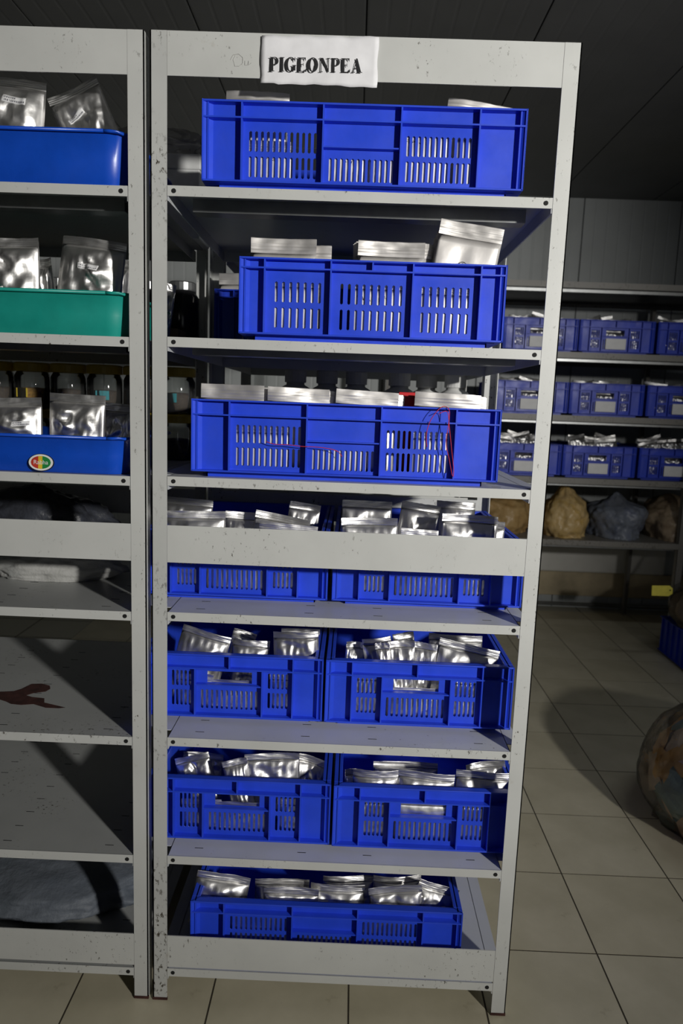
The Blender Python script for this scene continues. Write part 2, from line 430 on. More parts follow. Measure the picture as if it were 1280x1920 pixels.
for j in range(nz+1):
    for i in range(nx+1):
        u, v = i/nx, j/nz
        x = pa.x+(pb.x-pa.x)*u + (.001 if v else .004)*math.sin(v*9)*(1 if u in (0, 1) else 0)
        ztop = pa.z+(pb.z-pa.z)*u+.001*math.sin(u*23); zb = pc.z-.001*math.cos(u*7)+(.0018 if u < .12 else 0)*1+.0006*math.sin(u*31)
        z = zb+(ztop-zb)*v
        y = -.0035-.0022*noise.noise(Vector((u*6, v*3, 1.3)))-.0012*noise.noise(Vector((u*14, v*9, 4)))
        if z < 1.862: y -= .0005
        vs_.append((x, y, z)); fs_ += [(j*(nx+1)+i, j*(nx+1)+i+1, (j+1)*(nx+1)+i+1, (j+1)*(nx+1)+i)] if i < nx and j < nz else []
sign = m.add(vs_, fs_).build('paper_sign', 'paper', None, smooth=True, solid=.0004)
tag(sign, 'white paper sign lettered PIGEONPEA taped to the top beam', 'sign')
lm, lw = lettering('PIGEONPEA', .0232)
la, lb = at(505, 133, -.0072), at(680, 133, -.0072)
lo = lm.build('sign_lettering', 'ink', sign, loc=(la.x, -.0075, la.z-.0005))
lo.scale = ((lb.x-la.x)/lw, 1, 1); lo.rotation_euler = (0, -.012, 0)

# ------------------------------------------------------------------ crates
def slot_cell(m, x0, x1, z0, z1, sw, e):
    """cell with a round-ended upright slot; e = slot inset at top and bottom"""
    xc = (x0+x1)/2; a, b = xc-sw/2, xc+sw/2; zb, zt = z0+e, z1-e; c = sw*.42
    m.add([(x0,0,z0),(xc,0,z0),(xc,0,zb),(a,0,zb+c),(a,0,zt-c),(xc,0,zt),(xc,0,z1),(x0,0,z1)], [tuple(range(8))])
    m.add([(xc,0,z0),(x1,0,z0),(x1,0,z1),(xc,0,z1),(xc,0,zt),(b,0,zt-c),(b,0,zb+c),(xc,0,zb)], [tuple(range(8))])
def slot_row(m, x0, x1, z0, z1, n, mg, sw):
    m.rect(x0, x0+mg, z0, z1); m.rect(x1-mg, x1, z0, z1)
    p = (x1-x0-2*mg)/n
    for k in range(n): slot_cell(m, x0+mg+k*p, x0+mg+(k+1)*p, z0, z1, sw, .0001)
def comp(m, x0, x1, z0, z1, rows, mg=.012, sw=.0053):
    z = z0
    for a, b, n in sorted(rows):
        if a > z: m.rect(x0, x1, z, a)
        slot_row(m, x0, x1, a, b, n, mg, sw); z = b
    if z1 > z: m.rect(x0, x1, z, z1)
R0 = .016
def crate(label, style, xc, yf, z, wid, dep, H, rz=0, mat='blue', group=None, card=False):
    root = empty('plastic_crate', (xc, yf, z), rz); tag(root, label, 'crate', group)
    w2 = wid/2; zb = .012; t = .0016
    fx = lambda f: -w2+wid*f
    fz = lambda f: zb+(H-zb)*f
    m = MB(); hr = {'A': .79, 'B': .865, 'C': .77}[style]
    if style == 'A':
        V = [.123, .375, .616, .857]; r2 = [(fz(.40), fz(.665), 12), (fz(.08), fz(.35), 12)]
        cs = [(.03, V[0], []), (V[0], V[1], r2), (V[1], V[2], [(fz(.06), fz(.36), 12)]), (V[2], V[3], r2), (V[3], .97, [])]
        bands = V; extra = [(V[1], V[2], .47)]
    elif style == 'B':
        V = [.095, .344, .652, .906]; r2 = lambda n: [(fz(.43), fz(.71), n), (fz(.09), fz(.37), n)]
        cs = [(.035, V[0], []), (V[0], V[1], r2(7)), (V[1], V[2], r2(9)), (V[2], V[3], r2(7)), (V[3], .965, [])]
        bands = V+[.50]; extra = []
    else:
        V = [.142, .303, .67, .837]; r2 = [(fz(.44), fz(.70), 5), (fz(.12), fz(.385), 5)]
        cs = [(.045, V[0], []), (V[0], V[1], r2), None, (V[2], V[3], r2), (V[3], .955, [])]
        bands = [V[0], .49, V[3]]; extra = [(V[1], V[2], .50)]
        xa, xb = fx(V[1]), fx(V[2]); ha, hb = fx(.365), fx(.61); za, zt = fz(.515), fz(.70)
        comp(m, xa, xb, zb, za, [(fz(.08), fz(.40), 12)], .008)
        m.rect(xa, ha, za, zt); m.rect(hb, xb, za, zt); m.rect(xa, xb, zt, H)
    for c in cs:
        if c: comp(m, fx(c[0]), fx(c[1]), zb, H, c[2], .014 if len(c[2]) == 2 and style == 'B' else .009)
    # slanting corner facets
    e = wid*{'A': .03, 'B': .035, 'C': .045}[style]
    m.add([(-w2, -R0, zb), (-w2+e, 0, zb), (-w2+e, 0, H), (-w2, -R0, H)], [(0,1,2,3)])
    m.add([(w2, -R0, zb), (w2-e, 0, zb), (w2-e, 0, H), (w2, -R0, H)], [(0,1,2,3)])
    m.build('front_panel', mat, root, loc=(0, R0, 0), merge=True, solid=t)
    MB().box(-w2+.012, w2-.012, dep-R0-.0015, dep-R0+.0015, zb, H).build('back_panel', mat, root)
    for s in (-1, 1):
        xs = s*(w2-.010)
        sd = MB().box(xs-.0013, xs+.0013, .004, dep-.004, zb, H).build('side_panel', mat, root)
        for k in range(6):
            yy = dep*(.08+.168*k)
            MB().box(min(xs, s*w2), max(xs, s*w2), yy-.0013, yy+.0013, zb, H-.002).build('side_rib', mat, sd)
    def ringm(o, i, z0, z1, name):
        q = MB(); a, b = w2-o, w2-i
        q.box(-a, a, o, i, z0, z1); q.box(-a, a, dep-i, dep-o, z0, z1)
        q.box(-a, -b, i, dep-i, z0, z1); q.box(b, a, i, dep-i, z0, z1)
        return q.build(name, mat, root, bevel=.0008)
    ringm(0, R0+.002, H-.0035, H, 'rim'); ringm(.0, R0+.002, zb-.001, zb+.0025, 'base_flange')
    MB().box(-w2+.026, w2-.026, .022, .0245, 0, zb).box(-w2+.026, w2-.026, dep-.0245, dep-.022, 0, zb).box(-w2+.026, -w2+.0285, .022, dep-.022, 0, zb).box(w2-.0285, w2-.026, .022, dep-.022, 0, zb).build('foot', mat, root)
    MB().box(-w2+.012, w2-.012, R0+.0015, dep-R0-.0015, zb-.002, zb+.001).build('base_panel', mat, root)
    zr = fz(hr)
    MB().box(-w2+.0015, w2-.0015, .0004, R0, zr-.0014, zr+.0014).build('front_rail', mat, root)
    for a, b, zf in extra:
        MB().box(fx(a), fx(b), .003, R0, fz(zf)-.0013, fz(zf)+.0013).build('front_rail', mat, root)
    for f in sorted(set(bands) | set(V)):
        lo_ = zr if (style == 'C' and f == .49) or (style == 'B' and f == .50) else zb
        hi_ = H-.002 if f in bands else zr
        MB().box(fx(f)-.0014, fx(f)+.0014, .0008, R0, lo_, hi_).build('front_rib', mat, root)
    for s in (-1, 1):
        MB().box(s*w2-(.0026 if s > 0 else 0), s*w2+(.0026 if s < 0 else 0), .0, R0, zb, H-.002).build('front_rib', mat, root)
    if card:
        cdo = MB().box(fx(.36), fx(.63), .004, .0055, fz(.08), fz(.42)).build('label_card', 'paper_label', root); cdo['label'] = 'pale paper card'
    return root
CH1 = .150
# top three: long side to the front
c1a, c1b = at(378, 190, .0), at(990, 213, .0)
CR = {}
CR['1'] = crate('blue slotted crate on the top shelf below the paper sign', 'A', (c1a.x+c1b.x)/2, .002, HS[0]+.0005, c1b.x-c1a.x, .40, CH1)
CR['2'] = crate('blue crate with wide-spaced slots on the second shelf from the top', 'B', .381, .001, HS[1]+.0005, .494, .36, CH1)
CR['3'] = crate('blue slotted crate with red thread caught on its front', 'A', .341, .006, HS[2]+.0005, .592, .40, CH1)
CR['4l'] = crate('blue crate half hidden by the middle beam, beside the left post', 'C', .122, .088, HS[3]+.0005, .385, .45, CH1)
CR['4r'] = crate('blue crate half hidden by the middle beam, beside the right post', 'C', .523, .090, HS[3]+.0005, .397, .45, CH1)
CR['5l'] = crate('blue crate with dark hand hole, left on the shelf below the middle beam', 'C', .116, .078, HS[4]+.0005, .392, .45, CH1)
CR['5r'] = crate('blue crate with silver showing in its hand hole, third shelf from the floor, right', 'C', .5165, .076, HS[4]+.0005, .397, .45, CH1)
CR['6l'] = crate('blue crate on the second shelf from the floor, left of its pair', 'C', .142, .044, HS[5]+.0005, .392, .45, CH1)
CR['6r'] = crate('blue crate with pale packet behind its hand hole, second shelf from the floor, right', 'C', .543, .040, HS[5]+.0005, .397, .45, CH1)
CR['7'] = crate('blue slotted crate on the lowest shelf behind the bottom beam', 'A', .338, .030, HS[6]+.0005, .590, .40, .138)
rc = at(402, 525, .44)
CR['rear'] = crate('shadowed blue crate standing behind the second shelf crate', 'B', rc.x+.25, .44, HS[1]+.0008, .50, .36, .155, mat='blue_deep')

# ------------------------------------------------------------------ foil pouches
def pouch_mesh(w_, h, bulge, seed, seal, crease, flat, straight=False):
    rg = random.Random(seed); off = Vector((rg.uniform(0, 50), rg.uniform(0, 50), rg.uniform(0, 50)))
    nu = 30 if not flat else 20; body = 26 if not flat else 14; zs = [h*.0+(h-seal)*k/body for k in range(body+1)]
    hb = h-seal; vs, fs = [], []
    bend = rg.uniform(-.012, .012)*(0.4 if flat else 1); curl = rg.uniform(-.006, .006)
    if straight: bend = curl = 0
    dents = [(rg.uniform(-.35, .35), rg.uniform(.15, .95), rg.uniform(-1, 1), rg.uniform(.05, .18), rg.uniform(0, 3.1)) for _ in range(8)]
    def mid(u, z):
        v = z/h
        return bend*(u*u*4-.3)*v + curl*math.sin(v*3+u*4)
    def disp(u, v, side):
        e = max(0, 1-(abs(u)*2.16)**4) * max(0, min(1, (1-v)*7))*max(0, min(1, v*9))
        e = e**.6
        d = bulge*e*(.55+.45*math.sin(math.pi*min(1, max(0, .15+.85*(1-v)))))
        p = Vector((u*3.2, v*3.6, side*5.1))+off
        n1 = noise.noise(p); n2 = 1-abs(noise.noise(p*2.1))*2; n3 = noise.noise(p*5)
        c = crease*(n1*.8+n2*.6+n3*.16)*e + crease*.55*noise.noise(Vector((u*9, side*3., 2.2))+off)*e*max(0, v-.45)*2
        for (du, dv, am, wd, an) in dents:
            q = (u-du)*math.cos(an)+(v-dv)*math.sin(an)*h/w_; q2 = -(u-du)*math.sin(an)+(v-dv)*math.cos(an)*h/w_
            c += crease*1.7*am*max(0, 1-abs(q)/wd)*math.exp(-(q2/.22)**2)*e
        return d+c
    for side in (-1, 1):
        for z in zs:
            for i in range(nu+1):
                u = i/nu-.5; v = z/hb
                edge = 0 if z == 0 or z == zs[-1] or i in (0, nu) else .0006
                vs.append((u*w_, mid(u, z)+side*(edge+(disp(u, v, side) if edge else 0)), z))
    L = (body+1)*(nu+1)
    for sgn in (0, 1):
        for j in range(body):
            for i in range(nu):
                q = [sgn*L+j*(nu+1)+i, sgn*L+j*(nu+1)+i+1, sgn*L+(j+1)*(nu+1)+i+1, sgn*L+(j+1)*(nu+1)+i]
                fs.append(tuple(q if not sgn else q[::-1]))
    b = MB().add(vs, fs)
    # crimped top seal
    n2 = 18; vs, fs = [], []
    for side in (-1, 1):
        for j in range(n2+1):
            z = hb+seal*j/n2
            for i in range(nu+1):
                u = i/nu-.5
                rd = .00028*math.sin(j/n2*math.pi*9) if 2 < j < n2-5 else 0
                ed = .0004 if 0 < i < nu else .00005
                wob = .0014*noise.noise(Vector((u*5, j*.12, 3))+off)*min(1, j/4)
                vs.append((u*w_, mid(u, z)+side*ed+rd+wob, z-(.0012*abs(noise.noise(Vector((u*7, 0, 9))+off)) if j == n2 else 0)))
    L = (n2+1)*(nu+1)
    for sgn in (0, 1):
        for j in range(n2):
            for i in range(nu):
                q = [sgn*L+j*(nu+1)+i, sgn*L+j*(nu+1)+i+1, sgn*L+(j+1)*(nu+1)+i+1, sgn*L+(j+1)*(nu+1)+i]
                fs.append(tuple(q if not sgn else q[::-1]))
    for i in range(nu):
        a = n2*(nu+1)+i; fs.append((a, a+1, L+a+1, L+a))
    s = MB().add(vs, fs)
    return b, s
SEED = [100]
def make_pouch(label, top, w_, h, roll=0, lean=0, yaw=0, bulge=.012, seal=.026, crease=.004, flat=False, group=None, name='foil_pouch', straight=False):
    SEED[0] += 1
    b, s = pouch_mesh(w_, h, bulge, SEED[0], seal, crease, flat, straight)
    o = b.build(name, 'foil_flat' if flat else 'foil', None, smooth=True, merge=True)
    rot = Matrix.Rotation(yaw, 3, 'Z') @ Matrix.Rotation(roll, 3, 'Y') @ Matrix.Rotation(lean, 3, 'X')
    o.rotation_euler = rot.to_euler(); o.location = Vector(top)-rot @ Vector((0, 0, h))
    sl = s.build('top_seal', 'foil_seal' if flat else 'foil', o, smooth=True); sl['label'] = 'crimped top seal'
    tag(o, label, 'pouch', group); return o
def pouch(label, xl, yl, xr, yr, Y, zfloor, lean=.06, yaw=0, hmax=.20, **kw):
    """top edge seen at photo points (xl,yl)-(xr,yr) at depth Y; stands on zfloor. lean>0: top leans back"""
    a, b = at(xl, yl, Y), at(xr, yr, Y)
    w_ = math.hypot(b.x-a.x, b.z-a.z); roll = -math.atan2(b.z-a.z, b.x-a.x)
    top = (a+b)/2
    drop = abs(math.sin(roll))*w_/2
    h = min(hmax, (top.z-zfloor-drop-.002)/(math.cos(lean)*math.cos(roll)))
    return make_pouch(label, top, w_, h, roll, -lean, yaw, **kw)
F = {k: v.location.z+.0135 for k, v in CR.items()}
Yf = {k: v.location.y+R0+.004 for k, v in CR.items()}
FL = dict(flat=True, bulge=.004, crease=.0012, seal=.028)
FS = dict(flat=True, bulge=.002, crease=.0004, seal=.020, straight=True)
# crate 1
pouch('foil pouch peeping over the left end of the top shelf crate', 424, 168, 543, 174, .055, F['1'], .03, **FL)
pouch('foil pouch barely topping the rim midway along the top shelf crate', 606, 191, 722, 197, .060, F['1'], .02, **FL)
pouch('foil pouch peeping over the right end of the top shelf crate', 841, 183, 962, 200, .065, F['1'], .04, **FL)
pouch('foil pouch behind the right slots of the top shelf crate', 745, 225, 850, 232, 0.0232, F['1'], 0, **FS)
pouch('foil pouch behind the far right slots of the top shelf crate', 856, 240, 950, 245, 0.0232, F['1'], 0, **FS)
pouch('narrow foil pouch behind the last centre slots of the top shelf crate', 694, 272, 750, 275, .0232, F['1'], 0, **FS)
pouch('foil pouch low behind the left slots of the top shelf crate', 458, 262, 552, 266, 0.0232, F['1'], 0, **FS)
pouch('foil pouch low behind the centre slots of the top shelf crate', 604, 262, 690, 268, 0.0232, F['1'], 0, **FS)
# crate 2
pouch('front foil pouch of the left stack in the second shelf crate', 471, 445, 594, 449, .045, F['2'], .02, **FL)
for k in range(3):
    pouch('foil pouch stacked behind the left front pouch of the second shelf crate', 500+k*3, 457+k, 622, 461+k, .062+k*.013, F['2'], .02, group='left stack of second shelf crate', **FL)
pouch('front foil pouch of the middle stack in the second shelf crate', 672, 450, 797, 456, .045, F['2'], .02, **FL)
for k in range(4):
    pouch('foil pouch stacked behind the middle front pouch of the second shelf crate', 668-k*2, 452+k*2, 800+k*4, 457+k, .060+k*.013, F['2'], .02, group='middle stack of second shelf crate', **FL)
big = pouch('tallest foil pouch in the second shelf crate, with a round printed mark', 828, 408, 945, 431, .052, F['2'], .04, hmax=.25, **FL)
for k in range(3):
    pouch('foil pouch behind the tall marked pouch in the second shelf crate', 820-k*3, 432+k*6, 932, 448+k*6, .075+k*.014, F['2'], .04, group='right stack of second shelf crate', **FL)
pouch('low foil pouch against the left slots of the second shelf crate', 480, 515, 600, 520, 0.0222, F['2'], 0, **FS)
pouch('low foil pouch against the centre slots of the second shelf crate', 658, 520, 775, 525, 0.0222, F['2'], 0, **FS)
pouch('low foil pouch against the right slots of the second shelf crate', 786, 530, 900, 536, 0.0222, F['2'], 0, **FS)
# crate 3
for k, (a, ya, b, yb, nm) in enumerate([(377, 718, 496, 723, 'leftmost'), (503, 724, 618, 730, 'second from left'), (631, 728, 748, 737, 'third from left'), (779, 733, 902, 741, 'rightmost')]):
    pouch('%s foil pouch standing in the crate with red thread' % nm, a, ya, b, yb, .055, F['3'], .03, **FL)
    for q in range(2):
        pouch('foil pouch filed behind the %s pouch of the crate with red thread' % nm, a+6+q*4, ya+3+q*2, b+8+q*3, yb+3+q*2, .072+q*.015, F['3'], .03, group='filed behind %s pouch' % nm, **FL)
for k, (a, b, nm) in enumerate([(430, 545, 'left'), (575, 690, 'centre'), (772, 885, 'right')]):
    pouch('low foil pouch against the %s slots of the crate with red thread' % nm, a, 790+k*6, b, 794+k*6, 0.0272, F['3'], 0, **FS)
# crates 4..6: puffed pouches
PF = dict(bulge=.013, crease=.0055, seal=.016)
SL = dict(bulge=.0035, crease=.0010, seal=.014, straight=True)
LN = dict(bulge=.010, crease=.006, seal=.014)
c = '4l'; n4 = 'left crate behind the middle beam'
pouch('pale foil pouch at the left front of the '+n4, 306, 956, 422, 959, .143, F[c], .05, **PF)
pouch('foil pouch with ridged seal at the right of the '+n4, 481, 955, 583, 976, .165, F[c], .10, **PF)
pouch('low foil pouch at the right front of the '+n4, 487, 976, 596, 988, .132, F[c], .03, **PF)
pouch('dark foil pouch in the middle of the '+n4, 424, 957, 484, 962, .20, F[c], .10, **PF)
pouch('dark foil pouch at the far left of the '+n4, 306, 930, 400, 938, .26, F[c], .12, **PF)
pouch('dark foil pouch at the far right of the '+n4, 545, 938, 602, 948, .28, F[c], .10, **PF)
c = '4r'; n4 = 'right crate behind the middle beam'
pouch('bright foil pouch at the left front of the '+n4, 640, 970, 745, 971, .140, F[c], .03, **PF)
pouch('low foil pouch at the middle front of the '+n4, 752, 989, 822, 995, .135, F[c], .03, **PF)
pouch('creased foil pouch at the right front of the '+n4, 829, 962, 932, 968, .145, F[c], .04, **PF)
pouch('foil pouch edge right of the creased pouch, '+n4, 850, 972, 945, 978, .180, F[c], .04, **PF)
pouch('dark foil pouch at the left rear of the '+n4, 642, 936, 735, 941, .25, F[c], .08, **PF)
pouch('dark foil pouch in the middle rear of the '+n4, 754, 938, 828, 950, .23, F[c], .08, **PF)
pouch('bright sealed foil pouch at the right rear of the '+n4, 820, 938, 892, 943, .28, F[c], .08, **PF)
c = '5l'; n5 = 'left crate below the middle beam'
pouch('tilted foil pouch leaning at the left of the '+n5, 343, 1171, 434, 1196, .135, F[c], .10, **LN)
pouch('dark foil pouch in the middle of the '+n5, 436, 1197, 506, 1203, .16, F[c], .10, **LN)
pouch('crumpled bright foil pouch at the right of the '+n5, 511, 1186, 596, 1184, .135, F[c], .06, **LN)
pouch('dim foil pouch at the rear of the '+n5, 440, 1176, 482, 1190, .27, F[c], .10, **LN)
pouch('dim foil pouch at the right rear of the '+n5, 528, 1176, 600, 1180, .24, F[c], .10, **LN)
pouch('low foil pouch behind the right slots of the '+n5, 505, 1262, 590, 1264, .078+.0255, F[c], 0, **SL)
pouch('low foil pouch behind the left slots of the '+n5, 330, 1262, 400, 1264, .078+.0255, F[c], 0, **SL)
c = '5r'; n5 = 'right crate below the middle beam'
pouch('large copper-lit foil pouch at the right front of the '+n5, 826, 1196, 937, 1221, .135, F[c], .04, **PF)
pouch('folded foil pouch at the left of the '+n5, 678, 1200, 732, 1193, .165, F[c], .08, **LN)
pouch('bright ridged foil pouch in the middle of the '+n5, 727, 1202, 777, 1200, .128, F[c], .04, **LN)
pouch('smooth foil pouch right of the ridged one in the '+n5, 776, 1203, 820, 1208, .138, F[c], .05, **LN)
pouch('narrow bright foil pouch left of the ridged one, '+n5, 702, 1206, 730, 1204, .122, F[c], .02, **LN)
pouch('dark foil pouch at the far left of the '+n5, 650, 1201, 684, 1205, .19, F[c], .10, **LN)
pouch('copper-edged foil pouch at the rear middle of the '+n5, 735, 1188, 775, 1184, .23, F[c], .10, **LN)
pouch('foil pouch at the right rear of the '+n5, 805, 1188, 905, 1193, .22, F[c], .08, **LN)
c = '6l'; n6 = 'left crate, second shelf from floor'
pouch('flat grey foil pouch in the middle of the '+n6, 459, 1412, 561, 1412, .125, F[c], .05, **LN)
pouch('bright tilted foil pouch at the right of the '+n6, 556, 1411, 617, 1427, .150, F[c], .06, **PF)
pouch('narrow foil pouch left of the flat grey pouch, '+n6, 416, 1427, 462, 1420, .115, F[c], .05, **LN)
pouch('dark foil pouch lying at the left of the '+n6, 345, 1408, 420, 1414, .25, F[c], .20, **LN)
pouch('dark tilted foil pouch at the far left of the '+n6, 325, 1425, 390, 1408, .17, F[c], .15, **LN)
pouch('low foil pouch behind the right slots of the '+n6, 520, 1497, 600, 1499, .044+.0255, F[c], 0, **SL)
pouch('low foil pouch behind the left slots of the '+n6, 340, 1497, 415, 1499, .044+.0255, F[c], 0, **SL)
c = '6r'; n6 = 'right crate, second shelf from floor'
pouch('wrinkled foil pouch at the left front of the '+n6, 662, 1443, 747, 1446, .092, F[c], .03, **PF)
pouch('foil pouch edge left of the wrinkled pouch in the '+n6, 647, 1442, 700, 1444, .122, F[c], .03, **LN)
pouch('foil pouch with ridged seal in the middle of the '+n6, 748, 1443, 853, 1453, .092, F[c], .03, **PF)
pouch('copper-lit foil pouch at the right front of the '+n6, 856, 1444, 956, 1450, .092, F[c], .03, **PF)
pouch('bright foil pouch at the right rear of the '+n6, 872, 1432, 945, 1424, .16, F[c], .12, **LN)
pouch('dark foil pouch at the rear middle of the '+n6, 700, 1426, 820, 1430, .25, F[c], .15, **LN)
c = '7'; n7 = 'crate on the lowest shelf'
pouch('tall foil pouch at the left end of the '+n7, 372, 1628, 470, 1648, 0.096, F[c], .05, **PF)
pouch('foil pouch behind the front row, left of centre, in the '+n7, 479, 1645, 580, 1650, 0.131, F[c], .08, **LN)
pouch('bright low foil pouch, front left of centre, in the '+n7, 496, 1659, 598, 1668, 0.092, F[c], .04, **PF)
pouch('rounded foil pouch at the centre front of the '+n7, 583, 1655, 684, 1662, 0.106, F[c], .05, **PF)
pouch('foil pouch tilted up to the right in the '+n7, 690, 1665, 790, 1657, 0.094, F[c], .04, **PF)
pouch('foil pouch slumped at the right end of the '+n7, 788, 1645, 862, 1672, 0.111, F[c], .08, **PF)
pouch('dim foil pouch at the rear middle of the '+n7, 606, 1640, 700, 1644, 0.181, F[c], .10, **LN)
pouch('copper-lit foil pouch at the rear right of the '+n7, 700, 1642, 790, 1644, 0.151, F[c], .08, **LN)
for key, refn, spots in (('4l', 'left crate behind the middle beam', 'lcr'), ('4r', 'right crate behind the middle beam', 'lcr'), ('5l', 'left crate below the middle beam', 'c'),
                         ('5r', 'right crate below the middle beam', 'lcr'), ('6l', 'left crate, second shelf from floor', 'c'), ('6r', 'right crate, second shelf from floor', 'lcr'), ('7', 'crate on the lowest shelf', 'lcr')):
    cr = CR[key]; wd = {'7': .59}.get(key, .395)
    for sp_ in spots:
        f0, f1 = {'l': (.10, .325), 'c': (.335, .655), 'r': (.665, .90)}[sp_] if key != '7' else {'l': (.13, .36), 'c': (.385, .61), 'r': (.62, .85)}[sp_]
        nm = {'l': 'left', 'c': 'centre', 'r': 'right'}[sp_]; x0, x1 = cr.location.x-wd/2+wd*f0, cr.location.x-wd/2+wd*f1
        hh = .100 if sp_ != 'c' or key == '6r' else .072
        make_pouch('low foil pouch behind the %s slots of the %s' % (nm, refn), ((x0+x1)/2, cr.location.y+R0+.0090, F[key]+hh+.001), x1-x0, hh, 0, 0, 0, **SL)
for k in range(2):
    pouch('foil pouch in the shadowed crate behind the second shelf crate', 410+k*2, 511+k*3, 500+k*4, 513+k*3, .49+.02*k, F['rear'], .02, group='pouches in the shadowed crate', hmax=.25, **FL)
# round mark printed on the tall pouch
def ringtube(c0, r, n=16): return [(c0[0]+r*math.cos(2*math.pi*k/n), c0[1], c0[2]+r*math.sin(2*math.pi*k/n)) for k in range(n+1)]
# ------------------------------------------------------------------ red thread and red box
def thread(label, pts, r=.0007):
    P = [at(u, v, y) for u, v, y in pts]; S = []
    for i in range(len(P)-1):
        a, b, c_, d = P[max(i-1, 0)], P[i], P[i+1], P[min(i+2, len(P)-1)]
        for k in range(6):
            t = k/6; S.append(.5*((2*b)+(c_-a)*t+(2*a-5*b+4*c_-d)*t*t+(3*b-a-3*c_+d)*t**3))
    S.append(P[-1])
    return tag(MB().tube(S, r, 5).build('red_thread', 'thread_red', None, smooth=True), label, 'thread')
thread('red thread looped over the right of a crate front', [(800, 838, .004), (799, 815, .003), (806, 790, .002), (820, 770, .0), (832, 762, .004), (842, 770, .001), (840, 800, .0), (836, 830, .0), (842, 862, .0), (848, 893, .001), (850, 880, .0), (846, 840, .0), (842, 800, .0), (838, 772, .0), (822, 776, -.001)])
thread('red thread trailing across the left slots of a crate front', [(499, 828, .006), (515, 833, .004), (540, 834, .003), (566, 837, .002), (590, 838, .003), (615, 841, .004), (632, 846, .005), (641, 856, .006)])
ra, rb = at(749, 735, .10), at(777, 764, .10)
rx = empty('red_box', ((ra.x+rb.x)/2, .125, F['3'])); tag(rx, 'small red box between pouches in the crate with red thread', 'box')
hw = (rb.x-ra.x)/2
MB().box(-hw, hw, -.022, .022, 0, ra.z-F['3']-.012).build('body', 'red_plastic', rx, bevel=.001)
MB().box(-hw-.001, hw+.001, -.023, .023, ra.z-F['3']-.012, ra.z-F['3']).build('lid', 'red_plastic', rx, bevel=.001)

# ------------------------------------------------------------------ left rack: trays, jars, pouches
def rrect(w_, d, r, n=6):
    out = []
    for cx, cy, a0 in ((w_/2-r, r, -H2), (w_/2-r, d-r, 0), (-w_/2+r, d-r, H2), (-w_/2+r, r, math.pi)):
        for k in range(n+1):
            a = a0+H2*k/n; out.append((cx+r*math.cos(a), cy+r*math.sin(a)))
    return out
def tray(label, xr, y0, z, w_, d, h, mat, tz=0):
    root = empty('plastic_tray', (xr-w_/2, y0, z)); tag(root, label, 'tray')
    levels = [(0, .016, .030), (.004, .013, .034), (h*.5, .007, .038), (h-.004, .003, .040), (h, -.002, .042), (h, .004, .038), (h-.004, .006, .038), (.004, .017, .030)]
    vs, fs = [], []; n = None
    for zz, ins, r in levels:
        pts = rrect(w_-2*ins, d-2*ins, r); n = len(pts)
        vs += [(x, y+ins, zz) for x, y in pts]
    for j in range(len(levels)-1):
        for k in range(n): fs.append((j*n+k, j*n+(k+1) % n, (j+1)*n+(k+1) % n, (j+1)*n+k))
    fs.append(tuple(range(n))[::-1]); fs.append(tuple((len(levels)-1)*n+k for k in range(n)))
    b = MB().add(vs, fs).build('tray_body', mat, root, smooth=True)
    md = b.modifiers.new('es', 'EDGE_SPLIT'); md.split_angle = math.radians(50)
    rp = [(x, y-.003, h-.001) for x, y in rrect(w_+.006, d+.006, .044)]; rp.append(rp[0])
    MB().tube(rp, .0032, 6).build('rolled_rim', mat, root, smooth=True)
    return root
LH = [h-.003 for h in HS]
t1 = tray('blue tray on the top shelf of the left rack', -.074, .004, LH[0]+.0005, .44, .34, .094, 'tray_blue')
t2 = tray('teal green tray on the left rack', -.074, .004, LH[1]+.0005, .44, .34, .080, 'teal')
t3 = tray('blue tray with an oval sticker on the left rack', -.076, .004, LH[2]+.0005, .44, .34, .072, 'tray_blue')
# sticker
st = empty('oval_sticker', (0, 0, 0)); st.parent = t3; st.name = 'oval_sticker'
sa = at(77, 867, .010); lx, lz = sa.x-t3.location.x, sa.z-t3.location.z
st.location = (lx, .0082, lz); st.rotation_euler = (.0, 0, 0)
def oval(rx_, rz_, n=32): return [(rx_*math.cos(2*math.pi*k/n), rz_*math.sin(2*math.pi*k/n)) for k in range(n)]
st_base = MB().prism(oval(.0250, .0170), -.0002, .003)
bpy.data.objects.remove(st, do_unlink=True)
st = st_base.build('oval_sticker', 'ink', t3, loc=(lx, .0055, lz)); st['label'] = 'oval red, yellow and green sticker lettered Rabha'
st.rotation_euler = (-.10, 0, 0)
MB().prism(oval(.0238, .0158), -.0005, 0).build('white_oval', 'sticker_white', st)
def clipped(x0, x1, rx_, rz_, n=10):
    top = [(x0+(x1-x0)*k/n, rz_*math.sqrt(max(0, 1-((x0+(x1-x0)*k/n)/rx_)**2))) for k in range(n+1)]
    return top+[(x, -z) for x, z in top[::-1] if abs(z) > 1e-6]
MB().prism(clipped(-.0196, -.005, .0196, .0125), -.0008, -.0004).build('red_field', 'sticker_red', st)
MB().prism(clipped(-.005, .003, .0196, .0125), -.0008, -.0004).build('yellow_field', 'sticker_yellow', st)
MB().prism(clipped(.003, .0196, .0196, .0125), -.0008, -.0004).build('green_field', 'sticker_green', st)
def text_part(txt, size, mat, parent, loc, name='lettering'):
    cu = bpy.data.curves.new(name, 'FONT'); cu.body = txt; cu.size = size; cu.extrude = .00008; cu.align_x = 'CENTER'; cu.align_y = 'CENTER'
    to = bpy.data.objects.new('tmp', cu); COL.objects.link(to)
    bpy.context.view_layer.update()
    me = bpy.data.meshes.new_from_object(to.evaluated_get(bpy.context.evaluated_depsgraph_get()))
    bpy.data.objects.remove(to, do_unlink=True); me.materials.clear()
    o = obj(name, me, mat, parent); o.location = loc; o.rotation_euler = (H2, 0, 0); return o
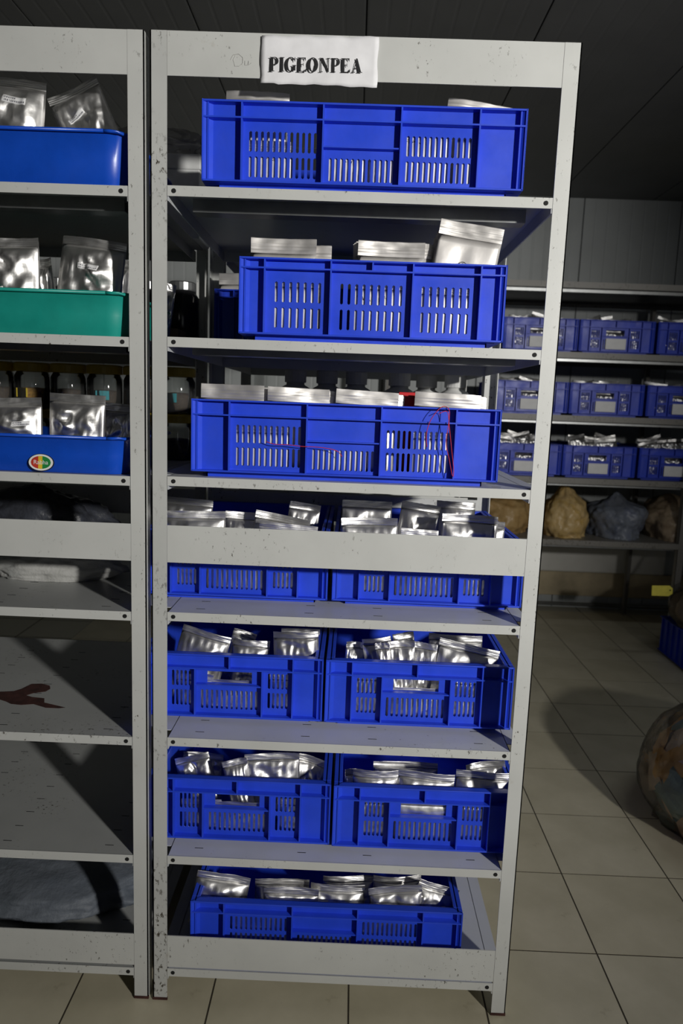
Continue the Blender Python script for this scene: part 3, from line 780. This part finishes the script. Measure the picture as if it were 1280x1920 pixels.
text_part('Rabha', .0118, 'sticker_white', st, (0, -.0012, 0))

def surf(p, x, z):
    """front surface of a pouch at local x, z"""
    me = p.data
    if p.name not in BV: BV[p.name] = BVHTree.FromPolygons([v.co for v in me.vertices], [q.vertices for q in me.polygons])
    h = BV[p.name].ray_cast(Vector((x, -.2, z)), Vector((0, 1, 0)))
    return h[0].y if h[0] else -.004
BV = {}
def label_card(p, u, z, w_, h, rot=0, yoff=0):
    c_, s_ = math.cos(rot), math.sin(rot)
    def P(a, b, lift):
        x, zz = u+a*c_+b*s_, z-a*s_+b*c_
        return (x, surf(p, x, zz)-lift, zz)
    m = MB(); nx, nz = 12, 4
    for j in range(nz):
        for i in range(nx):
            q = [(-w_/2+w_*(i+di)/nx, -h/2+h*(j+dj)/nz) for di, dj in ((0, 0), (1, 0), (1, 1), (0, 1))]
            m.add([P(a, b, .0007) for a, b in q], [(0, 1, 2, 3)])
    card = m.build('label_sticker', 'paper_label', p, smooth=True, merge=True, solid=.0002)
    q = MB(); rg = random.Random(int(abs(u*1e5))+3)
    for row, (f0, f1) in enumerate(((.08, .55), (.10, .92))):
        x = -w_/2+w_*f0
        while x < -w_/2+w_*f1:
            l = rg.uniform(.0010, .0028); zc = h*(.22-.42*row)
            q.add([P(a, b, .0010) for a, b in ((x, zc-h*.13), (x+l, zc-h*.13), (x+l, zc+h*.13), (x, zc+h*.13))], [(0, 1, 2, 3)]); x += l+.0008
    q.build('printed_line', 'ink_grey', card)['kind'] = 'stuff'
    return card
bz = CR['2'].location.z+.1545-big.location.z; by = min(surf(big, -.012, bz), surf(big, 0, bz), surf(big, -.004, bz-.004))-.0004
mk = MB().tube(ringtube((-.004, by, bz), .0085), .0006, 5); mk.tube([(-.009, by, bz-.003), (-.004, by, bz+.006), (.001, by, bz-.003), (-.009, by, bz-.003)], .0006, 5)
mk.build('printed_mark', 'ink', big)
def scrawl(p, x0, x1, z, hgt, seed):
    rg2 = random.Random(seed); m = MB(); x = x0
    while x < x1:
        pts = [(x+rg2.uniform(0, .008), 0, z+rg2.uniform(-hgt, hgt)) for _ in range(5)]
        pts = [(a, surf(p, a, c)-.0003, c) for a, b, c in pts]
        m.tube(pts, .0005, 4); x += .011
    o = m.build('marker_writing', 'ink', p); o['kind'] = 'stuff'
for nm_, zf_ in (('the right slots of the top shelf crate', .82), ('low behind the left slots of the top', .80), ('low behind the centre slots of the top', .78), ('low foil pouch against the left slots of the second', .62), ('low foil pouch against the centre slots of the second', .80)):
    for o_ in [q for q in COL.objects if nm_ in q.get('label', '') and not q.parent]:
        hz_ = max(v.co.z for v in o_.data.vertices); wz_ = max(v.co.x for v in o_.data.vertices)
        scrawl(o_, -wz_*.85, wz_*.2, hz_*zf_, .006, len(nm_))
LP = dict(bulge=.018, crease=.0065, seal=.016)
zf = t1.location.z+.006
a = pouch('upright foil pouch with paper label in the top blue tray', -40, 142, 84, 152, .075, zf, .05, hmax=.25, **LP)
label_card(a, .014, .150, .044, .013, .08, -.0215)
b = make_pouch('foil pouch tipped sideways with curled label in the top blue tray', at(120, 160, .10)+Vector((.015, 0, -.004)), .105, .150, -.42, -.05, 0, **LP)
label_card(b, -.010, .090, .036, .009, -.3, -.0215)
zf = t2.location.z+.006
a = pouch('foil pouch with creased corner at the left of the teal tray', -50, 447, 71, 445, .075, zf, .05, hmax=.25, **LP)
label_card(a, -.02, .070, .044, .012, -.12, -.0235)
b = pouch('large square foil pouch with paper label in the teal tray', 116, 439, 237, 456, .070, zf, .04, hmax=.25, **LP)
label_card(b, .0, .118, .042, .011, .03, -.0205)
pouch('small foil pouch end between two larger ones in the teal tray', 60, 487, 98, 484, .13, zf, .06, **LP)
pouch('dim foil pouch at the rear right of the teal tray', 205, 486, 246, 490, .18, zf, .05, **LP)
pouch('dim foil pouch standing behind the left post in the teal tray', 300, 528, 331, 534, .31, zf, .05, yaw=.5, **LP)
zf = t3.location.z+.006
a = pouch('foil pouch at the left of the tray with the oval sticker', -40, 746, 77, 745, .075, zf, .05, **LP)
label_card(a, .028, .078, .034, .009, -.05, -.0215)
b = pouch('puffed foil pouch in the middle of the tray with the oval sticker', 94, 736, 198, 742, .075, zf, .05, **LP)
label_card(b, -.002, .047, .044, .012, .10, -.026)
pouch('dark foil pouch at the right of the tray with the oval sticker', 196, 754, 262, 760, .11, zf, .05, **LP)

def jar_proto(seed_mat, card):
    root = empty('seed_jar', (0, 0, 0))
    R = .043
    MB().lathe([(R-.004, .0), (R, .004), (R, .078), (R-.003, .085), (R-.006, .090), (R-.006, .092), (R-.0075, .092), (R-.0075, .089), (R-.0045, .084), (R-.0018, .078), (R-.0018, .004), (R-.005, .002)], 28).build('jar_body', 'jar_clear', root, smooth=True)
    MB().lathe([(R-.007, .003), (R-.003, .005), (R-.003, .045), (R-.008, .050), (.01, .053)], 20).build('seed_fill', seed_mat, root, smooth=True)
    ld = MB().lathe([(R-.001, .091), (R+.001, .092), (R+.001, .109), (R-.001, .112), (R-.004, .113)], 28).build('lid', 'yellow_lid', root)
    if card:
        MB().box(-.016, .016, -R+.002, -R+.0026, .028, .050).build('card', card, root)
    return root
JP = [jar_proto('seed_brown', None), jar_proto('seed_orange', 'yellow_card'), jar_proto('seed_brown', 'teal_card')]
used = set()
def jar(kind, loc, label, group):
    if kind in used: o = copy_tree(JP[kind])
    else: o = JP[kind]; used.add(kind)
    o.location = loc; o.rotation_euler = (0, 0, rng.uniform(-.3, .3)); tag(o, label, 'jar', group)
jy = .435
cols = [(-.616, 0, 'leftmost of the yellow-lidded row'), (-.525, 0, 'second of the yellow-lidded row'), (-.434, 1, 'with yellow card, third of the yellow-lidded row'),
        (-.343, 0, 'with clear upper half, left of the tray pouch'), (-.252, 2, 'with teal card, nearest the left rack post'), (-.161, 0, 'hidden partly by the two posts'), (-.070+.0, 2, 'with teal card, seen right of the post')]
for k, (x, kind, nm) in enumerate(cols):
    x -= .016
    jar(kind, (x, jy, LH[2]+.0010+.113), 'yellow-lidded jar '+nm, 'upper row of yellow-lidded jars')
    jar(0 if kind != 1 else 1, (x, jy, LH[2]+.0005), 'yellow-lidded seed jar underneath the jar '+nm, 'lower row of yellow-lidded jars')
# things at the back of the left rack
b0 = empty('storage_box', (-.20, .475, LH[0]+.0005)); tag(b0, 'plain white box at the back of the top left shelf', 'box')
MB().box(-.17, .17, -.06, .06, 0, .17).build('body', 'white_box', b0, bevel=.003)
MB().box(-.173, .173, -.063, .063, .155, .19).build('lid', 'white_box', b0, bevel=.003)
def lumpy(rx_, ry_, rz_, seed, amp=.18, sub=5, flat=.55, knot=0, sag=.0):
    bm = bmesh.new(); bmesh.ops.create_icosphere(bm, subdivisions=sub, radius=1)
    off = Vector((seed*3.7, seed*1.9, seed*7.3))
    for v in bm.verts:
        p = v.co.copy(); n1 = noise.noise(p*1.6+off); n2 = 1-2*abs(noise.noise(p*2.6+off*1.3)); n3 = noise.noise(p*6+off)
        q = p*(1+amp*(.9*n1+.30*(1-2*abs(noise.noise(p*3.1+off*.7)))+.22*(1-2*abs(noise.noise(p*6.3+off)))+.10*n3))
        if knot and p.z > .55:
            k = (p.z-.55)/.45; q.x *= 1-.75*k; q.y *= 1-.75*k; q.z += knot*k*k
        if q.z < -flat: q.z = -flat-(q.z+flat)*.02; q.x *= 1.05; q.y *= 1.05
        v.co = Vector((q.x*rx_, q.y*ry_, (q.z+flat)*rz_))
    zmin = min(v.co.z for v in bm.verts)
    for v in bm.verts: v.co.z -= zmin
    me = bpy.data.meshes.new('bag'); bm.to_mesh(me); bm.free()
    for p in me.polygons: p.use_smooth = True
    return me
def bag(label, name, me, mat, loc, rz=0, cat='bag'):
    o = obj(name, me, mat); o.location = loc; o.rotation_euler = (0, 0, rz); tag(o, label, cat); return o
bag('crumpled clear plastic bag on top of the white box', 'plastic_bag', lumpy(.12, .05, .045, 3, .3), 'film_grey', (-.16, .475, LH[0]+.1915))
bag('crumpled clear plastic bag behind the pouches on the top left shelf', 'plastic_bag', lumpy(.09, .05, .10, 6, .3), 'film_grey', (-.235, .345, LH[0]+.001))
for k, (x, y, nm) in enumerate(((-.090, .50, 'rightmost, seen between rack posts'), (-.185, .505, 'seen just right of the rack posts'), (-.30, .50, 'behind the large square pouch'), (-.41, .51, 'behind the small pouch end'), (-.52, .50, 'at the left picture edge'))):
    d = empty('dark_jar', (x, y, LH[1]+.0005)); tag(d, 'dark jar with pale lid behind the teal tray, '+nm, 'jar', 'dark jars at the back of the left rack')
    MB().lathe([(.035, 0), (.042, .004), (.042, .140), (.034, .152), (.030, .158)], 20).build('jar_body', 'dark_jar', d, smooth=True)
    MB().lathe([(.033, .156), (.034, .158), (.034, .176), (.031, .179)], 20).build('lid', 'steel', d)
cb = empty('cardboard_box', (-.115, .405, LH[1]+.0005)); tag(cb, 'small brown cardboard box behind the teal tray', 'box')
MB().box(-.065, .045, -.04, .04, 0, .045).build('body', 'cardboard', cb); MB().box(-.066, .046, -.041, .041, .035, .052).build('lid', 'cardboard', cb)
bag('dark plastic bag slumped on the shelf behind the middle beam, left rack', 'plastic_bag', lumpy(.19, .10, .115, 11, .22), 'bag_black', (-.44, .42, LH[3]+.0005))
bag('low pale sack on the shelf below the middle beam, left rack', 'seed_sack', lumpy(.15, .055, .045, 12, .18), 'bag_white', (-.33, .255, LH[3]+.0005))
bag('blue-grey woven sack laid flat on the lowest left shelf', 'woven_sack', lumpy(.26, .17, .05, 14, .16), 'sack_blue', (-.36, .27, LH[6]+.0005))

# ------------------------------------------------------------------ rear rack bottles
def bottle(x, y, label):
    b = empty('plastic_bottle', (x, y, HS[2]+.0005)); tag(b, label, 'bottle')
    MB().lathe([(.040, 0), (.046, .005), (.046, .175), (.040, .192), (.026, .200), (.026, .210)], 22).build('bottle_body', 'white_plastic', b, smooth=True)
    MB().lathe([(.030, .206), (.031, .208), (.031, .240), (.028, .244)], 22).build('cap', 'white_plastic', b)
for (u, y, nm) in ((554, .72, 'first white bottle from the left'), (613, .73, 'second white bottle from the left'), (668, .72, 'third white bottle from the left'), (749, .70, 'white bottle just above the red box'), (800, .78, 'white bottle between two others right of the red box'), (854, .70, 'brightest white bottle')):
    bottle(at(u, 710, y).x, y, nm+' on the rear rack, behind the crate with red thread' if 'red box' not in nm else nm+' on the rear rack')

# ------------------------------------------------------------------ back rack crates
proto = None
rows = [(0, 1, HS and BZ[1], 'upper'), (1, 2, BZ[2], 'middle'), (2, 3, BZ[3], 'lower')]
colx = [(.905, 'leftmost'), (1.315, 'behind the white post'), (1.718, 'fully visible'), (2.13, 'at the right picture edge')]
PS = []
BP = [make_pouch('x', (0, 0, .1), .12, .12, 0, 0, 0, bulge=.016, crease=.010, seal=.014) for _ in range(5)]
firstp = [True]*5
rg = random.Random(9)
for r, (ri, _, z, rn) in enumerate(rows):
    for k, (x, nm) in enumerate(colx):
        if k == 0: continue
        lab = 'blue crate %s, %s crate shelf of the far rack' % (nm, rn)
        x += (.015, -.01, -.02)[r]
        if proto is None:
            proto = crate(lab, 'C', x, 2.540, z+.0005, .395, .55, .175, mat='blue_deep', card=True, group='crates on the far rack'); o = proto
        else:
            o = copy_tree(proto); o.location = (x, 2.540, z+.0005); o['label'] = lab
        # heaped pouches
        nP = (5, 6, 9)[r]
        for q in range(nP):
            pi = rg.randrange(5)
            if firstp[pi]: p = BP[pi]; firstp[pi] = False
            else: p = copy_tree(BP[pi])
            fx_ = x-.118+.236*((q+.5)/nP)+rg.uniform(-.010, .010)
            yy = 2.650+rg.uniform(0, .02)+(q % 3)*.06
            up = (.024, .014, .038)[r]+rg.uniform(-.008, .014)
            roll = rg.uniform(-.35, .35); lean = rg.uniform(-.25, .12)
            rot = Matrix.Rotation(rg.uniform(-.4, .4), 3, 'Z') @ Matrix.Rotation(roll, 3, 'Y') @ Matrix.Rotation(lean, 3, 'X')
            p.rotation_euler = rot.to_euler(); p.location = Vector((fx_, yy, z+.175+up))-rot @ Vector((0, 0, .12))
            p['label'] = 'crumpled foil pouch heaped in far rack crate %s, %s shelf' % (nm, rn)
            p['group'] = 'pouches in the %s' % lab; p['category'] = 'pouch'
        for sd, sx in (('left', -.128), ('middle', 0), ('right', .128)):
            pi = rg.randrange(5); p = copy_tree(BP[pi]); p.rotation_euler = (0, 0, 0); p.location = (x+sx, 2.540+R0+.042, z+.0145)
            p['label'] = 'foil pouch behind %s slots of far rack crate %s, %s shelf' % (sd, nm, rn); p['group'] = 'pouches behind far crate slots'; p['category'] = 'pouch'
# bags on the lowest far shelf
bag('tan plastic sack on the far rack, seen left of the right post', 'seed_sack', lumpy(.185, .20, .15, 21, .22), 'bag_tan', (1.215, 2.78, BZ[4]+.001))
bag('yellowish tied plastic sack on the far rack beside the white post', 'seed_sack', lumpy(.125, .17, .165, 22, .22, knot=.25), 'bag_yellow', (1.570, 2.70, BZ[4]+.001))
bag('blue-grey plastic sack on the far rack between tan and brown sacks', 'seed_sack', lumpy(.155, .19, .145, 23, .24, knot=.12), 'bag_bluegrey', (1.885, 2.76, BZ[4]+.001))
bag('brown plastic sack on the far rack at the right picture edge', 'seed_sack', lumpy(.165, .19, .150, 24, .24), 'bag_brown', (2.235, 2.74, BZ[4]+.001))
# crate on the floor with a bag and yellow tag
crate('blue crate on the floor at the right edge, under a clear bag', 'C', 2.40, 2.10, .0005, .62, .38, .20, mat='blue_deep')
fb = empty('clear_bag', (2.36, 2.30, .20)); tag(fb, 'clear plastic bag of brown seed with a yellow tag, on a floor crate', 'bag')
obj('bag_film', lumpy(.29, .17, .185, 31, .10, knot=1.2), 'film_clear', fb)
gi = obj('seed_fill', lumpy(.26, .15, .15, 32, .08), 'grain_brown', fb); gi.location = (0, 0, .01)
ta, tb_ = at(1222, 1103, 2.16), at(1260, 1112, 2.16); tl_ = (tb_.x-ta.x)
tg = MB().prism([(0, -.026), (tl_*.82, -.030), (tl_, -.018), (tl_, .010), (tl_*.84, .024), (0, .026)], -.0008, .0008).build('yellow_tag', 'tag_yellow', fb, loc=(ta.x-2.36, 2.16-2.30, ta.z-.20-.012))
tg.rotation_euler = (0, -.06, 0); tg['label'] = 'yellow card tag'
MB().lathe([(.004, -.001), (.004, .0012)], 10).build('tag_hole', 'hole', tg, loc=(tl_*.88, -.0006, 0)).rotation_euler = (H2, 0, 0)
# big transparent sack on the floor
bb = empty('clear_sack', (1.735, .76, 0)); tag(bb, 'bulging clear plastic sack of coloured seed packets on the floor at right', 'bag')
obj('sack_film', lumpy(.40, .37, .250, 41, .07, knot=.0, flat=.62), 'film_clear', bb)
obj('packet_fill', lumpy(.335, .305, .205, 41, .11, flat=.62), 'grain_brown', bb).location = (0, 0, .006)
for nm_, col_ in (('packet_tan', (.72, .55, .40)), ('packet_orange', (.85, .46, .13)), ('packet_teal', (.28, .40, .37)), ('packet_pink', (.80, .55, .42))): simple(nm_, col_, .45, 0, .2, 20)
def packet_mesh(sd):
    vs, fs = [], []; n = 6
    for side in (-1, 1):
        for j in range(n+1):
            for i in range(n+1):
                u, v = i/n-.5, j/n-.5; e = max(0, 1-(2*abs(u))**3)*max(0, 1-(2*abs(v))**3)
                vs.append((u*.125, v*.105, side*.012*e+.006*noise.noise(Vector((u*3, v*3, sd)))+.003*noise.noise(Vector((u*8, v*8, sd)))))
    L = (n+1)**2
    for sg in (0, 1):
        for j in range(n):
            for i in range(n):
                a = sg*L+j*(n+1)+i; fs.append((a, a+1, a+n+2, a+n+1))
    return MB().add(vs, fs).mesh('seed_packet', False, True)
pk = {}
for nm_ in ('packet_tan', 'packet_orange', 'packet_teal', 'packet_pink'):
    pk[nm_] = [packet_mesh(k*2.3+len(nm_)) for k in range(3)]
rp_ = random.Random(77); ga = math.pi*(3-math.sqrt(5)); NPK = 96
for k in range(NPK):
    zc = 1-(k+.5)/NPK*1.55; rr_ = math.sqrt(max(0, 1-zc*zc)); th = k*ga
    d_ = Vector((math.cos(th)*rr_, math.sin(th)*rr_, zc))
    nrm = Vector((d_.x/.37, d_.y/.34, d_.z/.23)).normalized()
    nm_ = rp_.choice(('packet_tan', 'packet_orange', 'packet_orange', 'packet_teal', 'packet_pink', 'packet_tan'))
    o = obj('seed_packet', rp_.choice(pk[nm_]), nm_, bb)
    k2 = 1.0+rp_.uniform(-.02, .02)
    o.location = (d_.x*.355*k2, d_.y*.325*k2, max(.03, (d_.z+.60)*.228*k2))
    q_ = nrm.to_track_quat('Z', 'Y').to_matrix() @ Matrix.Rotation(rp_.uniform(0, 6.28), 3, 'Z') @ Matrix.Rotation(rp_.uniform(-.35, .35), 3, 'X')
    o.rotation_euler = q_.to_euler()
